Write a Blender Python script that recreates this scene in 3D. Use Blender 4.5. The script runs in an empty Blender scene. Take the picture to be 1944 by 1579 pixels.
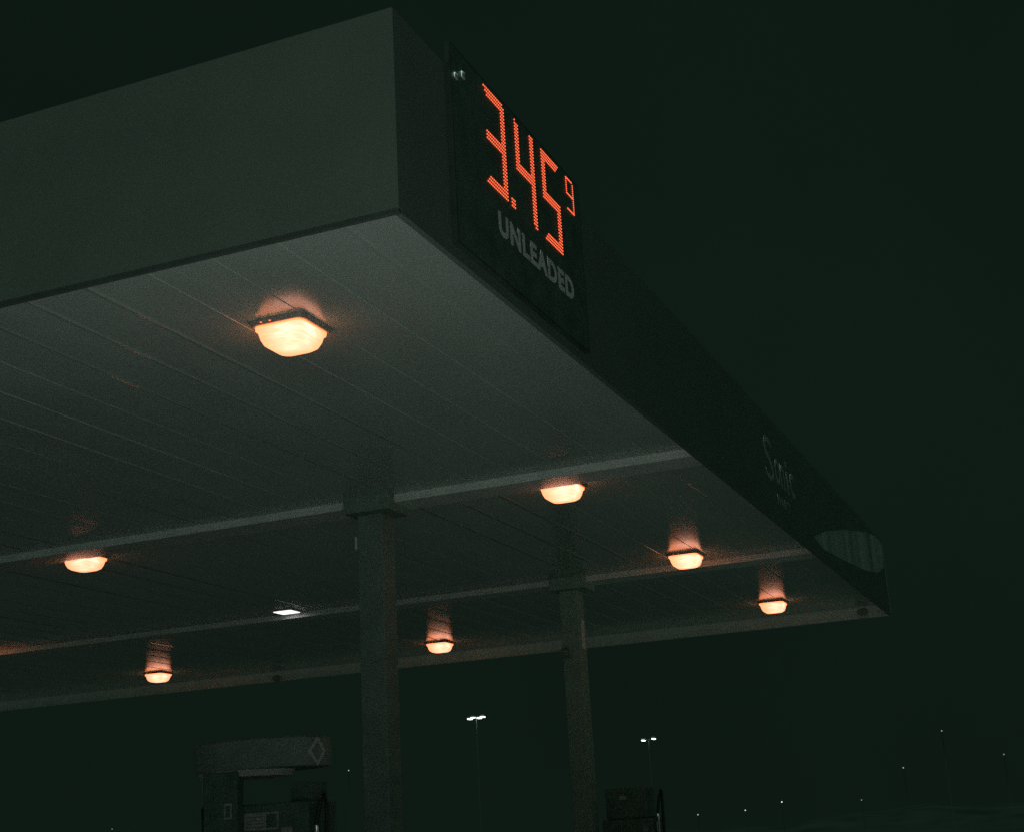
import bpy, bmesh, math, random
from mathutils import Vector, Matrix
random.seed(7)
S = 1.06          # plan units -> metres
GZ = 4.12         # height of the fascia's lower edge above the ground, in plan units
sc = bpy.context.scene
COL = sc.collection

# ---------------------------------------------------------------- materials
def new_mat(name):
    m = bpy.data.materials.new(name); m.use_nodes = True
    nt = m.node_tree; nt.nodes.clear()
    out = nt.nodes.new('ShaderNodeOutputMaterial')
    return m, nt, out

def paint(name, col, rough=0.5, spec=0.5, var=0.12, scale=3.0, metallic=0.0, bump=0.0, bscale=6.0, stretch=(1, 1, 1), enamel=False):
    m, nt, out = new_mat(name)
    b = nt.nodes.new('ShaderNodeBsdfPrincipled')
    b.inputs['Roughness'].default_value = rough
    b.inputs['Metallic'].default_value = metallic
    b.inputs['Specular IOR Level'].default_value = spec
    tc = nt.nodes.new('ShaderNodeTexCoord')
    mp = nt.nodes.new('ShaderNodeMapping'); mp.inputs['Scale'].default_value = stretch
    nt.links.new(tc.outputs['Object'], mp.inputs['Vector'])
    n = nt.nodes.new('ShaderNodeTexNoise'); n.inputs['Scale'].default_value = scale; n.inputs['Detail'].default_value = 6
    nt.links.new(mp.outputs['Vector'], n.inputs['Vector'])
    r = nt.nodes.new('ShaderNodeValToRGB')
    r.color_ramp.elements[0].position = 0.3; r.color_ramp.elements[1].position = 0.7
    r.color_ramp.elements[0].color = tuple(c * (1 - var) for c in col) + (1,)
    r.color_ramp.elements[1].color = tuple(min(1, c * (1 + var)) for c in col) + (1,)
    nt.links.new(n.outputs['Fac'], r.inputs['Fac'])
    nt.links.new(r.outputs['Color'], b.inputs['Base Color'])
    rr = nt.nodes.new('ShaderNodeMapRange')
    rr.inputs['To Min'].default_value = max(0.02, rough * 0.8); rr.inputs['To Max'].default_value = min(1, rough * 1.25)
    nt.links.new(n.outputs['Fac'], rr.inputs['Value']); nt.links.new(rr.outputs['Result'], b.inputs['Roughness'])
    if bump:
        n2 = nt.nodes.new('ShaderNodeTexNoise'); n2.inputs['Scale'].default_value = bscale; n2.inputs['Detail'].default_value = 2
        nt.links.new(mp.outputs['Vector'], n2.inputs['Vector'])
        bp = nt.nodes.new('ShaderNodeBump'); bp.inputs['Strength'].default_value = 1.0; bp.inputs['Distance'].default_value = bump
        nt.links.new(n2.outputs['Fac'], bp.inputs['Height']); nt.links.new(bp.outputs['Normal'], b.inputs['Normal'])
    if enamel:      # painted sheet metal: matt base under a thin even gloss
        df = nt.nodes.new('ShaderNodeBsdfDiffuse'); gl = nt.nodes.new('ShaderNodeBsdfGlossy'); gl.distribution = 'BECKMANN'
        nt.links.new(r.outputs['Color'], df.inputs['Color']); gl.inputs['Roughness'].default_value = rough
        gl.inputs['Color'].default_value = (.92, .92, .92, 1)
        fr = nt.nodes.new('ShaderNodeFresnel'); fr.inputs['IOR'].default_value = 1.48
        mx = nt.nodes.new('ShaderNodeMixShader')
        nt.links.new(fr.outputs['Fac'], mx.inputs['Fac']); nt.links.new(df.outputs[0], mx.inputs[1]); nt.links.new(gl.outputs[0], mx.inputs[2])
        if bump:
            for q in (df, gl, fr): nt.links.new(bp.outputs['Normal'], q.inputs['Normal'])
        nt.nodes.remove(b); nt.links.new(mx.outputs[0], out.inputs['Surface'])
        return m
    nt.links.new(b.outputs['BSDF'], out.inputs['Surface'])
    return m

def glow(name, col, strength):
    m, nt, out = new_mat(name)
    e = nt.nodes.new('ShaderNodeEmission'); e.inputs['Color'].default_value = col + (1,); e.inputs['Strength'].default_value = strength
    nt.links.new(e.outputs['Emission'], out.inputs['Surface'])
    return m

def lens_glow(name, scale=1.0):
    """prismatic diffuser lit from inside: emission falls with the distance from the bulb"""
    m, nt, out = new_mat(name)
    tc = nt.nodes.new('ShaderNodeTexCoord')
    sub = nt.nodes.new('ShaderNodeVectorMath'); sub.operation = 'SUBTRACT'; sub.inputs[1].default_value = (-0.05, -0.05, -0.03)
    nt.links.new(tc.outputs['Object'], sub.inputs[0])
    ln = nt.nodes.new('ShaderNodeVectorMath'); ln.operation = 'LENGTH'
    nt.links.new(sub.outputs['Vector'], ln.inputs[0])
    wv = nt.nodes.new('ShaderNodeTexNoise'); wv.inputs['Scale'].default_value = 1.0; wv.inputs['Detail'].default_value = 3
    wm = nt.nodes.new('ShaderNodeMapping'); wm.inputs['Scale'].default_value = (9, 9, 90); nt.links.new(tc.outputs['Object'], wm.inputs['Vector'])
    nt.links.new(wm.outputs['Vector'], wv.inputs['Vector'])
    ad = nt.nodes.new('ShaderNodeMath'); ad.operation = 'MULTIPLY_ADD'; ad.inputs[1].default_value = 0.10; 
    nt.links.new(wv.outputs['Fac'], ad.inputs[0]); nt.links.new(ln.outputs['Value'], ad.inputs[2])
    rp = nt.nodes.new('ShaderNodeValToRGB')
    mr = nt.nodes.new('ShaderNodeMapRange'); mr.inputs['From Min'].default_value = 0.13; mr.inputs['From Max'].default_value = 0.29
    nt.links.new(ad.outputs['Value'], mr.inputs['Value']); nt.links.new(mr.outputs['Result'], rp.inputs['Fac'])
    cr = rp.color_ramp
    cr.elements[0].position = 0.0; cr.elements[0].color = (3.0, 1.5, 1.02, 1)
    cr.elements[1].position = 1.0; cr.elements[1].color = (1.9, 0.57, 0.24, 1)
    e1 = cr.elements.new(0.30); e1.color = (2.5, 0.90, 0.54, 1)
    e2 = cr.elements.new(0.6); e2.color = (2.2, 0.68, 0.32, 1)
    e = nt.nodes.new('ShaderNodeEmission'); e.inputs['Strength'].default_value = scale
    nt.links.new(rp.outputs['Color'], e.inputs['Color'])
    nt.links.new(e.outputs['Emission'], out.inputs['Surface'])
    return m

M = {}
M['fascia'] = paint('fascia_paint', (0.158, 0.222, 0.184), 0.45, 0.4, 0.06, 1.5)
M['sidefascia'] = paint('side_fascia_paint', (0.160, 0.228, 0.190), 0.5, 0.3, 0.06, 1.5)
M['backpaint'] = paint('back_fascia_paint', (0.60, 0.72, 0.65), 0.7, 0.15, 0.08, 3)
M['soffit'] = paint('soffit_paint', (0.53, 0.65, 0.585), 0.21, 0.5, 0.07, 1.2, bump=0.002, bscale=1.6, stretch=(0.8, 1.6, 1), enamel=True)
M['beam'] = paint('beam_paint', (0.86, 0.94, 0.89), 0.40, 0.5, 0.08, 4)
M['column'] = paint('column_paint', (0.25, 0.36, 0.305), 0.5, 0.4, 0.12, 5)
M['columnlightened'] = paint('column_paint_lightened', (0.36, 0.52, 0.44), 0.6, 0.3, 0.12, 5)  # column paint lightened to make up for the weak light on the far column
M['capital'] = paint('capital_paint', (0.30, 0.38, 0.34), 0.55, 0.4, 0.1, 5)
M['trim'] = paint('dark_trim', (0.105, 0.145, 0.122), 0.6, 0.3)
M['roof'] = paint('roof_membrane', (0.12, 0.12, 0.12), 0.9, 0.2)
M['housing'] = paint('lamp_housing', (0.46, 0.42, 0.36), 0.4, 0.5, 0.2, 30)
M['screw'] = paint('zinc_screw', (0.6, 0.58, 0.55), 0.3, 0.5, 0.05, metallic=0.8)
M['lens'] = lens_glow('lamp_lens_glow', 1.0)
M['lensdim'] = lens_glow('lamp_lens_glow_dim', 0.88)
M['rim'] = glow('glowing_lens_rim', (1.0, 0.20, 0.06), 3.0)  # orange ring added round the lens to strengthen the glow on the soffit
M['ledpanel'] = glow('white_led_panel', (1.0, 0.93, 0.97), 1.3)
M['signblack'] = paint('sign_black', (0.10, 0.175, 0.135), 0.35, 0.4, 0.2, 6)
M['signdarkened'] = paint('sign_black_darkened', (0.05, 0.085, 0.065), 0.6, 0.2, 0.2, 6)  # darker copy of the sign black, offsets the light on the cabinet ends
M['letter'] = paint('letter_vinyl', (0.90, 0.93, 0.90), 0.5, 0.4, 0.06, 8)
M['led'] = glow('red_led', (1.0, 0.13, 0.05), 1.75)
M['signwhite'] = paint('sign_white', (0.34, 0.42, 0.37), 0.5, 0.4, 0.15, 4)
M['namewhite'] = paint('name_letter_white', (0.46, 0.56, 0.50), 0.6, 0.3, 0.1, 8)
M['lightstripes'] = paint('light_patch_stripes', (0.40, 0.53, 0.46), 0.5, 0.3, 0.42, 1.0, stretch=(2.6, .01, .12))  # pale tone paints the lit patch on the far fascia
M['pumpdim'] = paint('dim_pump_enamel', (0.17, 0.30, 0.24), 0.5, 0.3, 0.15, 8)
M['pumpdark'] = paint('pump_dark', (0.16, 0.28, 0.22), 0.4, 0.4, 0.2, 8)
M['pumpgrey'] = paint('pump_grey', (0.34, 0.45, 0.39), 0.5, 0.4, 0.12, 5)
M['pumpwhite'] = paint('pump_white', (0.80, 0.81, 0.76), 0.5, 0.4, 0.08, 6)
M['notice'] = paint('notice_paper', (0.62, 0.63, 0.60), 0.6, 0.3, 0.15, 20)
M['chrome'] = paint('chrome', (0.85, 0.85, 0.85), 0.12, 0.5, 0.02, metallic=1.0)
M['rubber'] = paint('hose_rubber', (0.06, 0.10, 0.08), 0.5, 0.4)
M['pole'] = paint('pole_steel', (0.28, 0.42, 0.35), 0.9, 0.0)
M['cool'] = glow('cool_lamp', (0.95, 1.0, 0.97), 3.0)
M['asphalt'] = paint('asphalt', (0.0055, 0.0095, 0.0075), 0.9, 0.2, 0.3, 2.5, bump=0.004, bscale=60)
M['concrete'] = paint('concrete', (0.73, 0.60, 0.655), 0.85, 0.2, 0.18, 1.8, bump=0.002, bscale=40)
M['bouncepave'] = paint('bounce_paving', (0.10, 0.13, 0.115), 0.9, 0.2, 0.15, 1.2)  # for the unseen areas that bounce light onto the canopy
M['kerb'] = paint('kerb_concrete', (0.33, 0.33, 0.31), 0.85, 0.2, 0.2, 4)
M['grass'] = paint('dark_field', (0.0039, 0.0072, 0.0056), 1.0, 0.0, 0.3, 0.05)

# ---------------------------------------------------------------- mesh helpers (all in plan units)
class MB:
    def __init__(s): s.v = []; s.f = []; s.sm = []
    def add(s, vs, fs, smooth=False):
        o = len(s.v); s.v += [tuple(v) for v in vs]
        for f in fs: s.f.append(tuple(i + o for i in f)); s.sm.append(smooth)
    def box(s, x0, x1, y0, y1, z0, z1):
        vs = [(x, y, z) for x in (x0, x1) for y in (y0, y1) for z in (z0, z1)]
        s.add(vs, [(0, 1, 3, 2), (4, 6, 7, 5), (0, 4, 5, 1), (2, 3, 7, 6), (0, 2, 6, 4), (1, 5, 7, 3)])
    def rings(s, rings, cap0=True, cap1=True, smooth=False):
        n = len(rings[0]); vs = [p for r in rings for p in r]; fs = []
        for k in range(len(rings) - 1):
            for i in range(n):
                j = (i + 1) % n
                fs.append((k * n + i, k * n + j, (k + 1) * n + j, (k + 1) * n + i))
        s.add(vs, fs, smooth)
        if cap0: s.add(rings[0], [tuple(range(n))[::-1]])
        if cap1: s.add(rings[-1], [tuple(range(n))])
    def prism(s, poly, axis, a, b):
        """extrude a 2-D outline along an axis (0=x: poly is (y,z); 1=y: (x,z); 2=z: (x,y))"""
        def P(p, t):
            return (t, p[0], p[1]) if axis == 0 else (p[0], t, p[1]) if axis == 1 else (p[0], p[1], t)
        s.rings([[P(p, a) for p in poly], [P(p, b) for p in poly]])
    def tube(s, path, r, n=10, r2=None):
        rings = []
        P = [Vector(p) for p in path]
        for i, p in enumerate(P):
            d = (P[min(i + 1, len(P) - 1)] - P[max(i - 1, 0)]).normalized()
            a = d.cross(Vector((0.3, 0.2, 1)) if abs(d.z) < .9 else Vector((1, 0, 0))).normalized(); b = d.cross(a)
            rad = r if r2 is None else r + (r2 - r) * i / (len(P) - 1)
            rings.append([tuple(p + a * math.cos(t) * rad + b * math.sin(t) * rad) for t in [2 * math.pi * k / n for k in range(n)]])
        s.rings(rings, smooth=True)
    def torus(s, c, R, r, normal='x', n=24, m=8):
        rings = []
        for i in range(n):
            t = 2 * math.pi * i / n; ring = []
            for j in range(m):
                u = 2 * math.pi * j / m; rr = R + r * math.cos(u)
                a, b, h = rr * math.cos(t), rr * math.sin(t), r * math.sin(u)
                ring.append((c[0] + h, c[1] + a, c[2] + b) if normal == 'x' else (c[0] + a, c[1] + h, c[2] + b))
            rings.append(ring)
        rings.append(rings[0]); s.rings(rings, False, False, True)
    def build(s, name, mat, parent=None, loc=None, bevel=0.0, seg=2):
        me = bpy.data.meshes.new(name)
        me.from_pydata([(x * S, y * S, z * S) for x, y, z in s.v], [], s.f)
        me.polygons.foreach_set('use_smooth', s.sm)
        bm = bmesh.new(); bm.from_mesh(me)
        bmesh.ops.remove_doubles(bm, verts=bm.verts, dist=1e-6)
        bmesh.ops.recalc_face_normals(bm, faces=bm.faces); bm.to_mesh(me); bm.free()
        me.set_sharp_from_angle(angle=math.radians(38))
        me.materials.append(mat)
        o = bpy.data.objects.new(name, me); COL.objects.link(o)
        if parent: o.parent = parent
        if loc is not None: o.location = W(*loc)
        if bevel:
            md = o.modifiers.new('bevel', 'BEVEL'); md.width = bevel * S; md.segments = seg; md.limit_method = 'ANGLE'
        return o

def W(x, y, z): return Vector((x * S, y * S, (z + GZ) * S))      # plan point -> world
def tag(o, label=None, cat=None, group=None, kind=None):
    for k, v in (('label', label), ('category', cat), ('group', group), ('kind', kind)):
        if v: o[k] = v
    return o
def thing(name, label, cat, loc, group=None):
    o = bpy.data.objects.new(name, None); COL.objects.link(o); o.location = W(*loc); o.empty_display_size = 0.2
    return tag(o, label, cat, group)
def copy_tree(o, parent=None):
    c = o.copy(); COL.objects.link(c)
    if parent: c.parent = parent
    for ch in list(o.children): copy_tree(ch, c)
    return c
def rrect(hx, hy, r, z, n=5):
    pts = []
    for cx, cy, a0 in ((hx - r, hy - r, 0), (-hx + r, hy - r, 90), (-hx + r, -hy + r, 180), (hx - r, -hy + r, 270)):
        for k in range(n + 1):
            a = math.radians(a0 + 90 * k / n); pts.append((cx + r * math.cos(a), cy + r * math.sin(a), z))
    return pts

# ---------------------------------------------------------------- the setting
def sheet(name, x0, x1, y0, y1, z, mat, n=1):
    b = MB(); b.add([(x0, y0, z), (x1, y0, z), (x1, y1, z), (x0, y1, z)], [(0, 1, 2, 3)])
    o = b.build(name, mat, loc=(0, 0, -GZ)); tag(o, kind='structure'); return o
sheet('ground', -1500, 1500, -1500, 1500, -0.02, M['grass'])
sheet('forecourt', -22, 30, -9, 32, 0.0, M['asphalt'])
sheet('front_bounce_paving', -48, -15, -60, 70, 0.004, M['bouncepave'])          # unseen pale paving, added to bounce light onto girders and front fascia
sheet('side_bounce_paving', 4, 24, -24, -9.5, 0.004, M['bouncepave'])    # unseen pale paving, added to bounce light onto the far side fascia
# pale concrete slabs added out of view to bounce light up to the soffit
b = MB()
for i in range(2):
    for j in range(2):
        x0 = -5.6 + i * 2.3; y0 = -4.0 + j * 2.3
        b.box(x0 + .006, x0 + 2.294, y0 + .006, y0 + 2.294, -.05, 0.006)
tag(b.build('bounce_slabs', M['concrete'], loc=(0, 0, -GZ)), kind='structure')

# distant hills round the horizon
b = MB(); N = 160; rows = []
for k in range(N + 1):
    t = math.radians(-60 + 150 * k / N)
    R = 620
    h = 6.0 + 2.2 * math.sin(k * .21) + 1.6 * math.sin(k * .53 + 1) + .8 * math.sin(k * 1.7) + 6 * max(0, (k - 90) / N)
    rows.append([(R * math.cos(t), R * math.sin(t), -0.3), ((R + 40) * math.cos(t), (R + 40) * math.sin(t), h * .7),
                 ((R + 110) * math.cos(t), (R + 110) * math.sin(t), h), ((R + 260) * math.cos(t), (R + 260) * math.sin(t), -0.3)])
vs = [p for r in rows for p in r]; fs = []
for k in range(N):
    for j in range(3):
        fs.append((k * 4 + j, k * 4 + j + 1, (k + 1) * 4 + j + 1, (k + 1) * 4 + j))
b.add(vs, fs, True)
tag(b.build('hills', M['grass'], loc=(0, 0, -GZ)), kind='structure')

# ---------------------------------------------------------------- canopy
LX, LY = 14.12, 16.9
SOF = 0.15
can = thing('canopy', 'pale flat filling station canopy with grooved soffit on two square columns', 'canopy', (0, 0, -GZ))
def cpart(b, name, mat, parent=None, **k):
    p = parent or can
    o = b.build(name, mat, p, **k)
    return o
def up(b):      # shift plan z to the canopy empty (at ground level)
    b.v = [(x, y, z + GZ) for x, y, z in b.v]; return b
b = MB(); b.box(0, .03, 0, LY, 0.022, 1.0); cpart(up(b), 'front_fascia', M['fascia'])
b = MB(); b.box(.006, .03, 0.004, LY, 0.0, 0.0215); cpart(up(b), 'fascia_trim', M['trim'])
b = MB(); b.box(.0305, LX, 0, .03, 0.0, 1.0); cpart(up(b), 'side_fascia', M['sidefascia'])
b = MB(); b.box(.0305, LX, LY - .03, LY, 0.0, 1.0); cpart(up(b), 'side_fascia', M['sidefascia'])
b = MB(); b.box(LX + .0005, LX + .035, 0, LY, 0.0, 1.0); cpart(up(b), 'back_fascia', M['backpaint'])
b = MB(); b.box(.04, LX - .01, .04, LY - .04, 0.78, 0.84); cpart(up(b), 'roof', M['roof'])
# soffit: interlocking pans running front to back, each slightly dished, with a narrow joint between
b = MB(); prof = []; y = 0.0302; pw = 0.3675; first = 0.064
edges = [first + pw * k for k in range(int((LY - first) / pw) + 1)]
ys = [0.0302] + edges + [LY - .0302]
rnd = random.Random(3)
for k in range(len(ys) - 1):
    a, c = ys[k], ys[k + 1]; w = c - a
    if w < .02: continue
    sag = rnd.uniform(-.0008, .0030); tilt = rnd.uniform(-.0012, .0012)
    g = .0065
    for q in range(13):
        u = q / 12
        prof.append((a + g + (w - 2 * g) * u, SOF - sag * 4 * u * (1 - u) * .5 + tilt * (u - .5)))
    hb = rnd.choice((.0018, .0026, .0034, .0042))
    prof.append((c - g * .45, SOF - hb)); prof.append((c + g * .45, SOF - hb))
xs = [.0302 + (LX - .0602) * i / 28 for i in range(29)]
rr2 = random.Random(11)
vs = []; fs = []; n = len(prof)
off = {}
for i, x in enumerate(xs):
    for j, (yy, zz) in enumerate(prof): vs.append((x, min(yy, LY - .031), zz))
for i in range(28):
    for j in range(n - 1): fs.append((i * n + j, i * n + j + 1, (i + 1) * n + j + 1, (i + 1) * n + j))
b.add(vs, fs, True)
so = cpart(up(b), 'soffit', M['soffit'])
if sum(p.normal.z for p in so.data.polygons) > 0: so.data.flip_normals()
# girders just below the soffit
for x0, x1, d in ((5.0, 5.31, .064), (9.51, 9.80, .062)):
    b = MB(); b.box(x0, x1, .0305, LY - .0305, SOF - d, SOF + .03); cpart(up(b), 'girder', M['beam'], bevel=.004)
# small round drain caps on the inside of the far fascia
for yy, zz in ((.36, .085), (9.36, .05)):
    b = MB()
    pts = [(yy + .075 * math.cos(t), zz + .05 * math.sin(t)) for t in [2 * math.pi * k / 20 for k in range(20)]]
    b.prism(pts, 0, LX - .03, LX - .0002); cpart(up(b), 'drain_cap', M['capital'], bevel=.006)
# columns
def column(x, y0, w, mat):
    b = MB(); b.box(x, x + w, y0, y0 + w, -GZ + .15, SOF - .062); c = cpart(up(b), 'column', mat, bevel=.008)
    b = MB(); b.box(x - .12, x + w + .02, y0 - .13, y0 + w + .06, .02, SOF + .02); cpart(up(b), 'capital', mat, c, bevel=.006)
    b = MB(); b.box(x - .05, x + w + .05, y0 - .05, y0 + w + .05, -GZ + .13, -GZ + .165); cpart(up(b), 'base_plate', M['capital'], c, bevel=.004)
    return c
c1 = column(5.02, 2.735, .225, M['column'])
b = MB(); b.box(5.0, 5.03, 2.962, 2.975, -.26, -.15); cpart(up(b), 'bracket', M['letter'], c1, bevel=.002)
c2 = column(9.555, 2.72, .21, M['columnlightened'])
b = MB(); b.torus((9.535, 2.886, -.65), .052, .014, 'x'); cpart(up(b), 'ring_bracket', M['column'], c2)
b = MB(); b.box(9.60, 9.68, 2.70, 2.7195, -.62, -.30); cpart(up(b), 'junction_box', M['letter'], c2, bevel=.006)

# ---------------------------------------------------------------- canopy lamps
def make_lamp(loc, label, lens):
    t = thing('canopy_lamp', label, 'lamp', loc, 'square lit lamps under the canopy')
    b = MB(); b.rings([rrect(.172, .172, .035, 0), rrect(.172, .172, .035, -.009), rrect(.160, .160, .035, -.026)])
    b.build('housing', M['housing'], t)
    b = MB()
    b.rings([rrect(.146, .146, .04, -.0262), rrect(.150, .150, .04, -.040), rrect(.150, .150, .042, -.046), rrect(.142, .142, .045, -.052), rrect(.134, .134, .05, -.090),
             rrect(.122, .122, .055, -.118), rrect(.100, .100, .055, -.134), rrect(.06, .06, .04, -.1385)], smooth=True)
    ln_ = b.build('lens', lens, t)
    b = MB(); b.rings([rrect(.1515, .1515, .042, -.0285), rrect(.1515, .1515, .042, -.036)]); b.build('lens_rim', M['rim'], ln_)
    for yy in (.03, .085):
        b = MB(); b.rings([[( -.176 + dx, yy + .010 * math.cos(a), -.012 + .010 * math.sin(a)) for a in [2 * math.pi * k / 10 for k in range(10)]] for dx in (0.012, -.006)])
        b.build('screw', M['screw'], t)
    return t
lamps = [
 (1.290, 1.315, 'largest lit square lamp, alone on the bright front bay of the soffit', 'lens'),
 (5.47, 1.330, 'lit square lamp tucked behind the first girder, right of the near column', 'lens'),
 (9.02, 1.315, 'lit square lamp right at the second girder, near the dark side fascia', 'lens'),
 (12.80, 1.260, 'rightmost lit square lamp, nearest the far right corner of the canopy', 'lensdim'),
 (5.43, 6.03, 'lit square lamp behind the first girder, left of the near column', 'lensdim'),
 (13.03, 6.04, 'small lit square lamp in the last bay, seen between the two columns', 'lensdim'),
 (12.88, 10.67, 'small lit square lamp in the last bay at the left, above the fuel dispenser', 'lensdim'),
 (9.06, 10.78, 'square lamp at the left picture edge, only its glow on the soffit showing', 'lensdim'),
]
proto = None
for x, y, lab, ln in lamps:
    if proto is None:
        proto = make_lamp((x, y, SOF - .001), lab, M[ln]); o = proto
    else:
        o = copy_tree(proto); o.location = W(x, y, SOF - .001); tag(o, lab)
        if ln == 'lensdim':
            for ch in o.children:
                if ch.name.startswith('lens') and 'rim' not in ch.name:
                    ch.data = ch.data.copy(); ch.data.materials[0] = M['lensdim']
t = thing('flat_light_panel', 'thin white square light flush in the soffit, left of the near column', 'lamp', (9.33, 6.26, SOF - .001))
b = MB(); b.rings([rrect(.150, .150, .03, .004), rrect(.150, .150, .03, -.010), rrect(.140, .140, .03, -.012)]); b.build('frame', M['pumpwhite'], t)
b = MB(); b.rings([rrect(.122, .122, .03, -.0122), rrect(.120, .120, .03, -.016), rrect(.10, .10, .03, -.018)]); b.build('diffuser', M['ledpanel'], t)

# ---------------------------------------------------------------- price sign on the side fascia
T = -.03
sg = thing('price_sign', 'black price sign with red glowing digits on the side fascia by the corner', 'price sign', (0.548, 0, 0))
SX, SW = 0.548, 1.80
b = MB(); b.box(0, SW, T, -.0005, .062, 1.12); b.build('cabinet', M['signdarkened'], sg)
b = MB(); b.box(.01, SW - .01, T - .0008, T - .0001, .072, 1.11); b.build('face_panel', M['signblack'], sg)
def led_mesh(cells, x0, z0, px, pz, r):
    b = MB()
    for (c, rw) in cells:
        cx, cz = x0 + c * px, z0 - rw * pz
        ring = lambda yy, q: [(cx + q * math.cos(a), yy, cz + q * math.sin(a)) for a in [2 * math.pi * k / 6 for k in range(6)]]
        b.rings([ring(T - .001, r), ring(T - .003, r), ring(T - .0045, r * .5)])
    return b
def seg_cells(segs, wd, ht, th):
    mid = (ht - 1) / 2
    cells = set()
    def inside(c, r): return 0 <= c < wd and 0 <= r < ht
    for r in range(ht):
        for c in range(wd):
            ok = False
            if 'a' in segs and r < th and c >= r and c <= wd - 1 - r + (th if 'b' in segs else 0): ok = True
            if 'd' in segs and r >= ht - th and c >= (ht - 1 - r) : ok = True
            if 'g' in segs and abs(r - mid) <= (th - 1) / 2 and (c >= 1 or 'f' in segs or 'e' in segs): ok = True
            if 'f' in segs and c < th and r >= (c if 'a' in segs else 1 if c else 0) and r <= mid: ok = True
            if 'e' in segs and c < th and r >= mid: ok = True
            if 'b' in segs and c >= wd - th and r <= mid and r >= (wd - 1 - c if False else 0): ok = True
            if 'c' in segs and c >= wd - th and r >= mid: ok = True
            if not ok: continue
            # clipped corners of the segment shapes
            if 'b' in segs and 'a' in segs and (wd - 1 - c) + r < 1: continue
            if 'c' in segs and 'd' not in segs and (wd - 1 - c) == th - 1 and r > ht - 2: continue
            cells.add((c, r))
    return cells
SEG = {'3': 'abgcd', '4': 'fbgc', '5': 'afgcd', '9': 'abfgcd'}
pit = .01924
for ch, xl in (('3', .945), ('4', 1.353), ('5', 1.738)):
    wd, ht = 14, 29
    cells = seg_cells(SEG[ch], wd, ht, 3)
    led_mesh(cells, xl - SX, 1.083, .01944, pit, .0051).build('digit', M['led'], sg)
b = led_mesh({(c, r) for c in range(3) for r in range(3)}, 1.255 - SX, .579, .01944, pit, .0051); b.build('decimal_point', M['led'], sg)
led_mesh(seg_cells(SEG['9'], 9, 17, 1), 2.130 - SX, 1.086, .01337, .01255, .0045).build('digit', M['led'], sg)

def text_mesh(txt, name, mat, parent, size, xw, loc, depth=.006, bold=0.0, shear=0.0):
    """extruded lettering on a plane facing -Y; scaled to width xw and cap height size (plan units)"""
    cu = bpy.data.curves.new(name, 'FONT'); cu.body = txt; cu.size = 1.0; cu.extrude = .02; cu.offset = bold; cu.resolution_u = 6; cu.space_character = 1.0 + bold * 3.5
    if shear: cu.shear = shear
    tmp = bpy.data.objects.new(name + '_tmp', cu); COL.objects.link(tmp)
    bpy.context.view_layer.update()
    dg = bpy.context.evaluated_depsgraph_get()
    me = bpy.data.meshes.new_from_object(tmp.evaluated_get(dg))
    bpy.data.objects.remove(tmp); bpy.data.curves.remove(cu)
    vx = [v.co.x for v in me.vertices]; vy = [v.co.y for v in me.vertices]
    x0, x1, y0, y1 = min(vx), max(vx), min(vy), max(vy)
    for v in me.vertices:
        x = (v.co.x - x0) / (x1 - x0) * xw; z = (v.co.y - y0) / (y1 - y0) * size; d = -(v.co.z + .02) / .04 * depth
        v.co = ((loc[0] + x) * S, (loc[1] + d) * S, (loc[2] + z) * S)
    me.materials.clear(); me.materials.append(mat); me.name = name
    o = bpy.data.objects.new(name, me); COL.objects.link(o); o.parent = parent
    return o
text_mesh('UNLEADED', 'fuel_name', M['letter'], sg, 0.131, 1.083, (1.054 - SX, T - .0009, .304), depth=.0006, bold=.042)
b = MB(); b.box(.575 - SX, .612 - SX, T - .012, T - .0009, .932, .964); b.build('mounting_clip', M['namewhite'], sg, bevel=.006)
b = MB(); b.box(.662 - SX, .698 - SX, T - .012, T - .0009, .978, 1.016); b.build('mounting_clip', M['namewhite'], sg, bevel=.006)

# station name lettering further along the side fascia
nm = thing('station_lettering', 'dim pale raised lettering far along the dark side fascia', 'lettering', (7.05, 0, 0))
text_mesh('S', 'letter', M['namewhite'], nm, .40, .33, (.05, -.0005, .37), depth=.0006, shear=0.0, bold=-.01)
for ch, xx, zz, ww, hh in (('o', .45, .40, .19, .24), ('n', .67, .39, .17, .24), ('i', .93, .385, .07, .315), ('c', 1.09, .40, .19, .24)):
    text_mesh(ch, 'letter', M['namewhite'], nm, hh, ww, (xx, -.0005, zz), depth=.0006)
for k, ch in enumerate('MART'):
    text_mesh(ch, 'small_letter', M['namewhite'], nm, .095, .11, (.43 + k * .145, -.0005, .195), depth=.0006)

# pale striped sheet that paints a patch of light on the side fascia
out = [(9.1, .17), (9.9, .37), (11.15, .61), (12.85, .88), (13.5, .955), (13.85, .965), (14.05, .93), (14.08, .80), (13.95, .60), (13.4, .46), (12.43, .335), (10.6, .19), (9.6, .13)]
rp = thing('painted_light_patch', 'dim striped patch of painted light with a rounded end, far along the side fascia', 'light patch', (9.1, 0, 0))
b = MB(); b.prism([(x - 9.1, z) for x, z in out], 1, -.0008, -.0003); b.build('panel', M['lightstripes'], rp)
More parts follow.
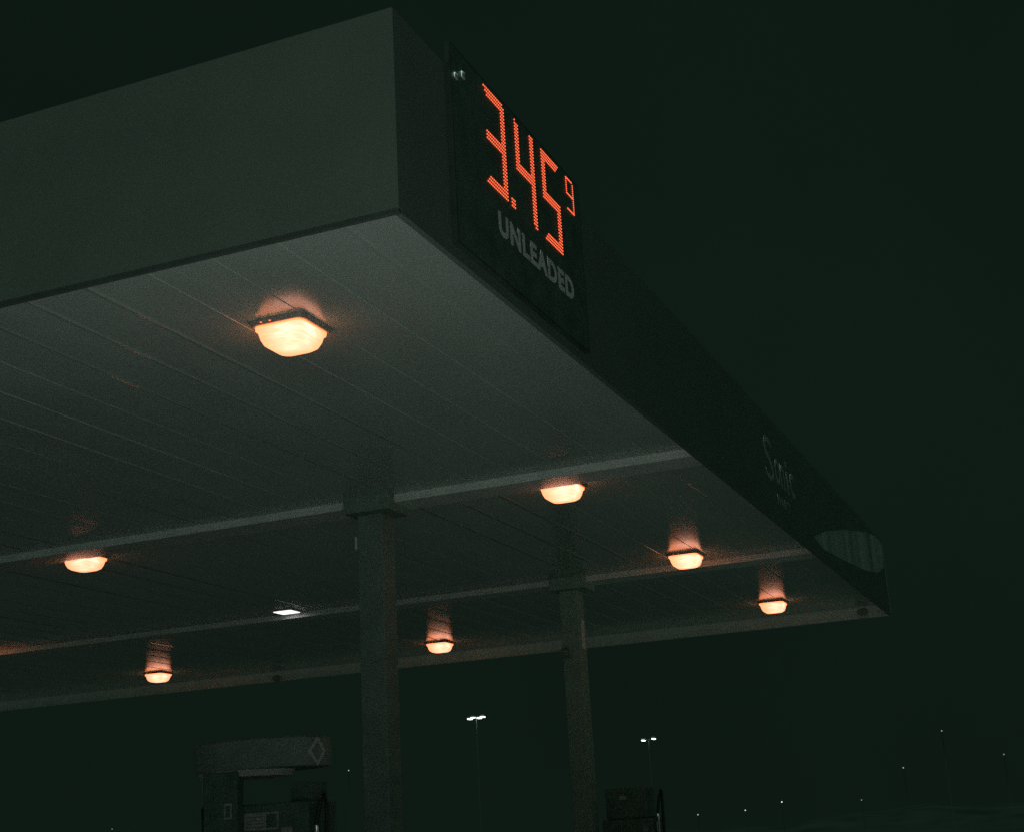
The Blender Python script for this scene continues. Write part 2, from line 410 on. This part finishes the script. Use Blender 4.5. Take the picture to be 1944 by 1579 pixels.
# ---------------------------------------------------------------- pump islands and dispensers
def island(x0, x1, y0, y1, lab):
    t = thing('pump_island', lab, 'kerb island', ((x0 + x1) / 2, (y0 + y1) / 2, -GZ))
    hx, hy = (x1 - x0) / 2, (y1 - y0) / 2
    b = MB(); b.rings([rrect(hx, hy, hx * .9, 0.002, 8), rrect(hx, hy, hx * .9, .10, 8), rrect(hx - .02, hy - .02, hx * .9 - .02, .125, 8)]); b.build('kerb', M['kerb'], t)
    b = MB(); b.rings([rrect(hx - .06, hy - .06, hx * .85, .1252, 8), rrect(hx - .06, hy - .06, hx * .85, .13, 8)]); b.build('slab', M['concrete'], t)
island(4.6, 5.75, 1.2, 5.4, 'low concrete kerb island under the near column and dispenser')
island(9.1, 10.3, 1.2, 5.4, 'low concrete kerb island under the farther column and dispenser')

def nozzle_set(parent, yy, sgn, x):
    b = MB(); b.tube([(x, yy, 1.50), (x - .05, yy + sgn * .02, 1.62), (x - .06, yy + sgn * .025, 1.74)], .022, 10, .016); n = b.build('nozzle', M['chrome'], parent)
    b = MB(); b.tube([(x - .02, yy + sgn * .02, 1.52), (x - .09, yy + sgn * .02, 1.56), (x - .10, yy + sgn * .02, 1.66)], .008, 8); b.build('trigger_guard', M['chrome'], n)
    b = MB(); b.tube([(x - .06, yy + sgn * .025, 1.74), (x - .04, yy + sgn * .05, 1.92), (x, yy + sgn * .06, 1.97), (x + .06, yy + sgn * .05, 1.9), (x + .07, yy + sgn * .04, 1.3), (x, yy + sgn * .06, .5), (x + .05, yy, .25)], .017, 8); b.build('hose', M['rubber'], parent)

def dispenser_a():
    t = thing('fuel_dispenser', 'dark fuel dispenser under a curved pale topper with a diamond emblem', 'fuel pump', (5.28, 4.03, -GZ))
    b = MB(); b.box(-.2, .25, -.55, .41, .13, 1.93); b.build('cabinet', M['pumpdark'], t, bevel=.02)
    b = MB(); b.box(-.30, -.2005, .05, .37, .13, 2.195); b.build('display_post', M['pumpdark'], t, bevel=.01)
    b = MB(); b.box(-.30, .2, .372, .384, 1.94, 2.19); b.build('edge_strip', M['pumpgrey'], t, bevel=.002)
    b = MB(); b.box(-.06, .18, -.50, -.30, 1.9305, 2.08); b.build('support', M['pumpdark'], t, bevel=.006)
    # topper: bowed sign box, plan outline an ellipse
    def ell(a, bb, z, n=48): return [(bb * math.cos(2 * math.pi * k / n), a * math.sin(2 * math.pi * k / n), z) for k in range(n)]
    b = MB(); b.rings([ell(.61, .34, 2.20), ell(.62, .35, 2.215), ell(.62, .35, 2.42), ell(.60, .33, 2.435)], smooth=True)
    tp = b.build('topper', M['pumpgrey'], t)
    b = MB(); pts = [(x, y + .16, z) for x, y, z in ell(.43, .30, 2.1995)]; pt2 = [(x, y + .16, z) for x, y, z in ell(.41, .28, 2.15)]
    b.rings([pts, pt2]); b.build('underside_light', M['pumpwhite'], t)
    # diamond ring wrapped on the right-hand side of the bowed face
    def onface(s, z, off):
        th = math.radians(180 + 70) ; a = th + s
        return (-(.35 + off) * abs(math.cos(a)), (.62 + off) * math.sin(a) * 1.0, z)
    cz = 2.31
    o_ = [(0, .115), (.20, 0), (0, -.115), (-.20, 0)]; i_ = [(0, .080), (.135, 0), (0, -.080), (-.135, 0)]
    vs = []; fs = []
    def edge(pl, k, n=6):
        p, q = pl[k], pl[(k + 1) % 4]
        return [(p[0] + (q[0] - p[0]) * u / n, p[1] + (q[1] - p[1]) * u / n) for u in range(n)]
    oo = [p for k in range(4) for p in edge(o_, k)]; ii = [p for k in range(4) for p in edge(i_, k)]
    n = len(oo)
    for off in (.001, .012):
        vs += [onface(p[0], cz + p[1], off) for p in oo] + [onface(p[0], cz + p[1], off) for p in ii]
    for k in range(n):
        j = (k + 1) % n
        fs += [(2 * n + k, 2 * n + j, 3 * n + j, 3 * n + k), (k, j, 2 * n + j, 2 * n + k), (n + k, n + j, 3 * n + j, 3 * n + k), (k, j, n + j, n + k)]
    b = MB(); b.add(vs, fs); b.build('emblem', M['pumpwhite'], tp)
    # papers and plates on the front
    b = MB(); b.box(-.206, -.2005, -.275, .045, 1.725, 1.86); nt_ = b.build('notice', M['notice'], t)
    b = MB(); b.box(-.2085, -.2062, -.262, -.165, 1.742, 1.845)
    for k in range(4): b.box(-.2085, -.2062, -.14 + .004 * k, .025, 1.748 + k * .026, 1.752 + k * .026)
    b.build('printing', M['pumpdark'], nt_)
    b = MB(); b.box(-.306, -.3005, .095, .168, 1.82, 1.945); fr = b.build('label_plate', M['notice'], t)
    b = MB(); b.box(-.3085, -.3062, .110, .153, 1.838, 1.927); b.build('window', M['pumpdark'], fr)
    b = MB(); b.box(-.206, -.2005, -.40, -.30, 1.60, 1.735); b.build('card_plate', M['notice'], t)
    nozzle_set(t, .43, 1, -.10); nozzle_set(t, -.57, -1, -.10)
    return t
dispenser_a()
def dispenser_b():
    t = thing('fuel_dispenser', 'nearly unlit fuel dispenser behind and right of the farther column', 'fuel pump', (10.0, 2.40, -GZ))
    b = MB(); b.box(-.2, .2, -.26, .30, .13, 1.70); b.build('cabinet', M['pumpdim'], t, bevel=.02)
    b = MB(); b.box(-.16, .16, -.20, .26, 1.7005, 2.02); b.build('display_head', M['pumpdim'], t, bevel=.02)
    b = MB(); b.box(-.165, -.1605, .02, .10, 1.90, 1.94); b.build('display_window', M['notice'], t)
    b = MB(); b.box(-.215, -.2005, -.215, -.155, .3, 1.63); b.build('door_strip', M['pumpgrey'], t, bevel=.003)
    b = MB(); b.box(-.215, -.2005, .075, .09, .3, 1.66); b.build('edge_strip', M['pumpgrey'], t, bevel=.003)
    nozzle_set(t, -.28, -1, -.08)
dispenser_b()

# ---------------------------------------------------------------- street lamps beyond the station
def street_lamp(x, y, ztop, lab, tiles):
    t = thing('street_lamp', lab, 'street lamp', (x, y, -GZ), 'street lamps beyond the station')
    h = ztop + GZ
    b = MB(); b.tube([(0, 0, 0), (0, 0, h - .02)], .035, 10, .02); b.build('pole', M['pole'], t)
    lo, hi = min(q[0] for q in tiles), max(q[0] for q in tiles)
    b = MB(); b.box(-.03, .03, lo, hi, h - .02, h + .02); b.build('arm', M['pole'], t)
    for yy, w, dz in tiles:
        b = MB(); b.box(-.2, .2, yy - w / 2, yy + w / 2, h + .0205 + dz, h + .08 + dz); hd = b.build('lamp_head', M['pole'], t, bevel=.01)
        b = MB(); b.box(-.17, .17, yy - w / 2 + .01, yy + w / 2 - .01, h - .035 + dz, h + .02 + dz); b.build('lamp_lens', M['cool'], hd)
street_lamp(70, 30.84, 4.36, 'far street lamp with four white heads, between the two columns', [(-.40, .2, .05), (-.19, .2, .0), (.19, .2, .04), (.40, .2, -.01)])
street_lamp(70, 20.75, 2.40, 'far street lamp with two white heads, right of the farther column', [(-.29, .15, .02), (.29, .15, -.02)])
dots = [(661, .555, .062, 95, 'bluish', 'faint bluish far lamp between the dispenser topper and the near column', .9),
        (0, .134, .035, 150, '', 'faint far lamp in the dark right of the canopy, below its far corner', .45),
        (0, .106, .057, 100, '', 'highest of the faint far lamps at the right side', .4),
        (0, .069, .039, 130, '', 'faint far lamp nearest the right picture edge', .3),
        (0, .164, .016, 280, '', 'faintest far lamp low at the right, above the horizon', .25),
        (0, .244, .014, 320, '', 'small far lamp in the middle of the low trio at the right', .9),
        (0, .218, .018, 280, '', 'brightest of the three low far lamps at the right', 1.4),
        (0, .278, .013, 330, '', 'small far lamp at the left end of the low trio', .6),
        (0, .779, .030, 180, '', 'dim far lamp low at the lower left, left of the dispenser', .3)]
gl = {}
for u, sy, szz, D, c, lab, st in dots:
    x = -4.972 + D; y = -2.462 + sy * D; z = -2.61 + szz * D
    t = thing('distant_lamp', lab, 'street lamp', (x, y, -GZ), 'faint far lamps on the dark horizon')
    h = z + GZ
    b = MB(); b.tube([(0, 0, 0), (0, 0, h - .05)], .03, 8, .02); b.build('pole', M['pole'], t)
    k = D / 2687 * 1.15
    m = glow('far_lamp_glow', (.55, .7, 1.0) if c else (.95, 1.0, .96), st)
    b = MB(); n = 10
    b.rings([[(k * q * math.cos(a), k * q * math.sin(a), h + k * w) for a in [2 * math.pi * i / n for i in range(n)]] for q, w in ((.3, -.95), (.8, -.6), (1, 0), (.8, .6), (.3, .95))], smooth=True)
    b.build('lamp_globe', m, t)

# ---------------------------------------------------------------- camera
F, yaw, pitch, roll = 2687.15, math.radians(21.8625), math.radians(16.8011), math.radians(-3.2109)
f = Vector((math.cos(yaw) * math.cos(pitch), math.sin(yaw) * math.cos(pitch), math.sin(pitch)))
r = f.cross(Vector((0, 0, 1))).normalized(); u = r.cross(f)
c, s_ = math.cos(roll), math.sin(roll)
r, u = r * c + u * s_, -r * s_ + u * c
cam = bpy.data.cameras.new('camera'); co = bpy.data.objects.new('camera', cam); COL.objects.link(co)
Mx = Matrix((r, u, -f)).transposed().to_4x4(); Mx.translation = W(-4.9724, -2.4622, -2.6101)
co.matrix_world = Mx
cam.sensor_fit = 'HORIZONTAL'; cam.sensor_width = 36; cam.lens = F / 1944 * 36
cam.clip_start = .1; cam.clip_end = 5000
sc.camera = co

# ---------------------------------------------------------------- light
SUN_EL, SUN_AZ = math.radians(89.2), math.radians(176)       # direction towards the light, azimuth from +X
sd = Vector((math.cos(SUN_EL) * math.cos(SUN_AZ), math.cos(SUN_EL) * math.sin(SUN_AZ), math.sin(SUN_EL)))
sl = bpy.data.lights.new('sun', 'SUN'); sl.energy = 5.0; sl.angle = math.radians(.5); sl.color = (.82, 1.0, .88)
slo = bpy.data.objects.new('sun', sl); COL.objects.link(slo); slo.rotation_euler = sd.to_track_quat('Z', 'Y').to_euler()
w = bpy.data.worlds.new('World'); sc.world = w; w.use_nodes = True
nt = w.node_tree; nt.nodes.clear()
wo = nt.nodes.new('ShaderNodeOutputWorld')
sky = nt.nodes.new('ShaderNodeTexSky'); sky.sky_type = 'NISHITA'; sky.sun_disc = False
sky.sun_elevation = SUN_EL; sky.sun_rotation = math.pi / 2 - SUN_AZ
bg1 = nt.nodes.new('ShaderNodeBackground'); bg1.inputs['Strength'].default_value = 0.00004
nt.links.new(sky.outputs['Color'], bg1.inputs['Color'])
bg2 = nt.nodes.new('ShaderNodeBackground'); bg2.inputs['Color'].default_value = (.0047, .0108, .0073, 1); bg2.inputs['Strength'].default_value = 1
ad = nt.nodes.new('ShaderNodeAddShader')
tcw = nt.nodes.new('ShaderNodeTexCoord'); nzw = nt.nodes.new('ShaderNodeTexNoise'); nzw.inputs['Scale'].default_value = 2.2; nzw.inputs['Detail'].default_value = 4
mrw = nt.nodes.new('ShaderNodeMapRange'); mrw.inputs['From Min'].default_value = .3; mrw.inputs['From Max'].default_value = .7; mrw.inputs['To Min'].default_value = .82; mrw.inputs['To Max'].default_value = 1.06
nt.links.new(tcw.outputs['Generated'], nzw.inputs['Vector']); nt.links.new(nzw.outputs['Fac'], mrw.inputs['Value']); nt.links.new(mrw.outputs['Result'], bg2.inputs['Strength'])
nt.links.new(bg1.outputs[0], ad.inputs[0]); nt.links.new(bg2.outputs[0], ad.inputs[1]); nt.links.new(ad.outputs[0], wo.inputs['Surface'])

sc.view_settings.view_transform = 'Standard'; sc.view_settings.look = 'None'
sc.view_settings.exposure = 0; sc.view_settings.gamma = 1
sc.cycles.use_denoising = False
sc.cycles.use_adaptive_sampling = False
sc.cycles.sample_clamp_indirect = 2.5
sc.cycles.use_guiding = True
sc.cycles.max_bounces = 8; sc.cycles.diffuse_bounces = 4; sc.cycles.glossy_bounces = 4
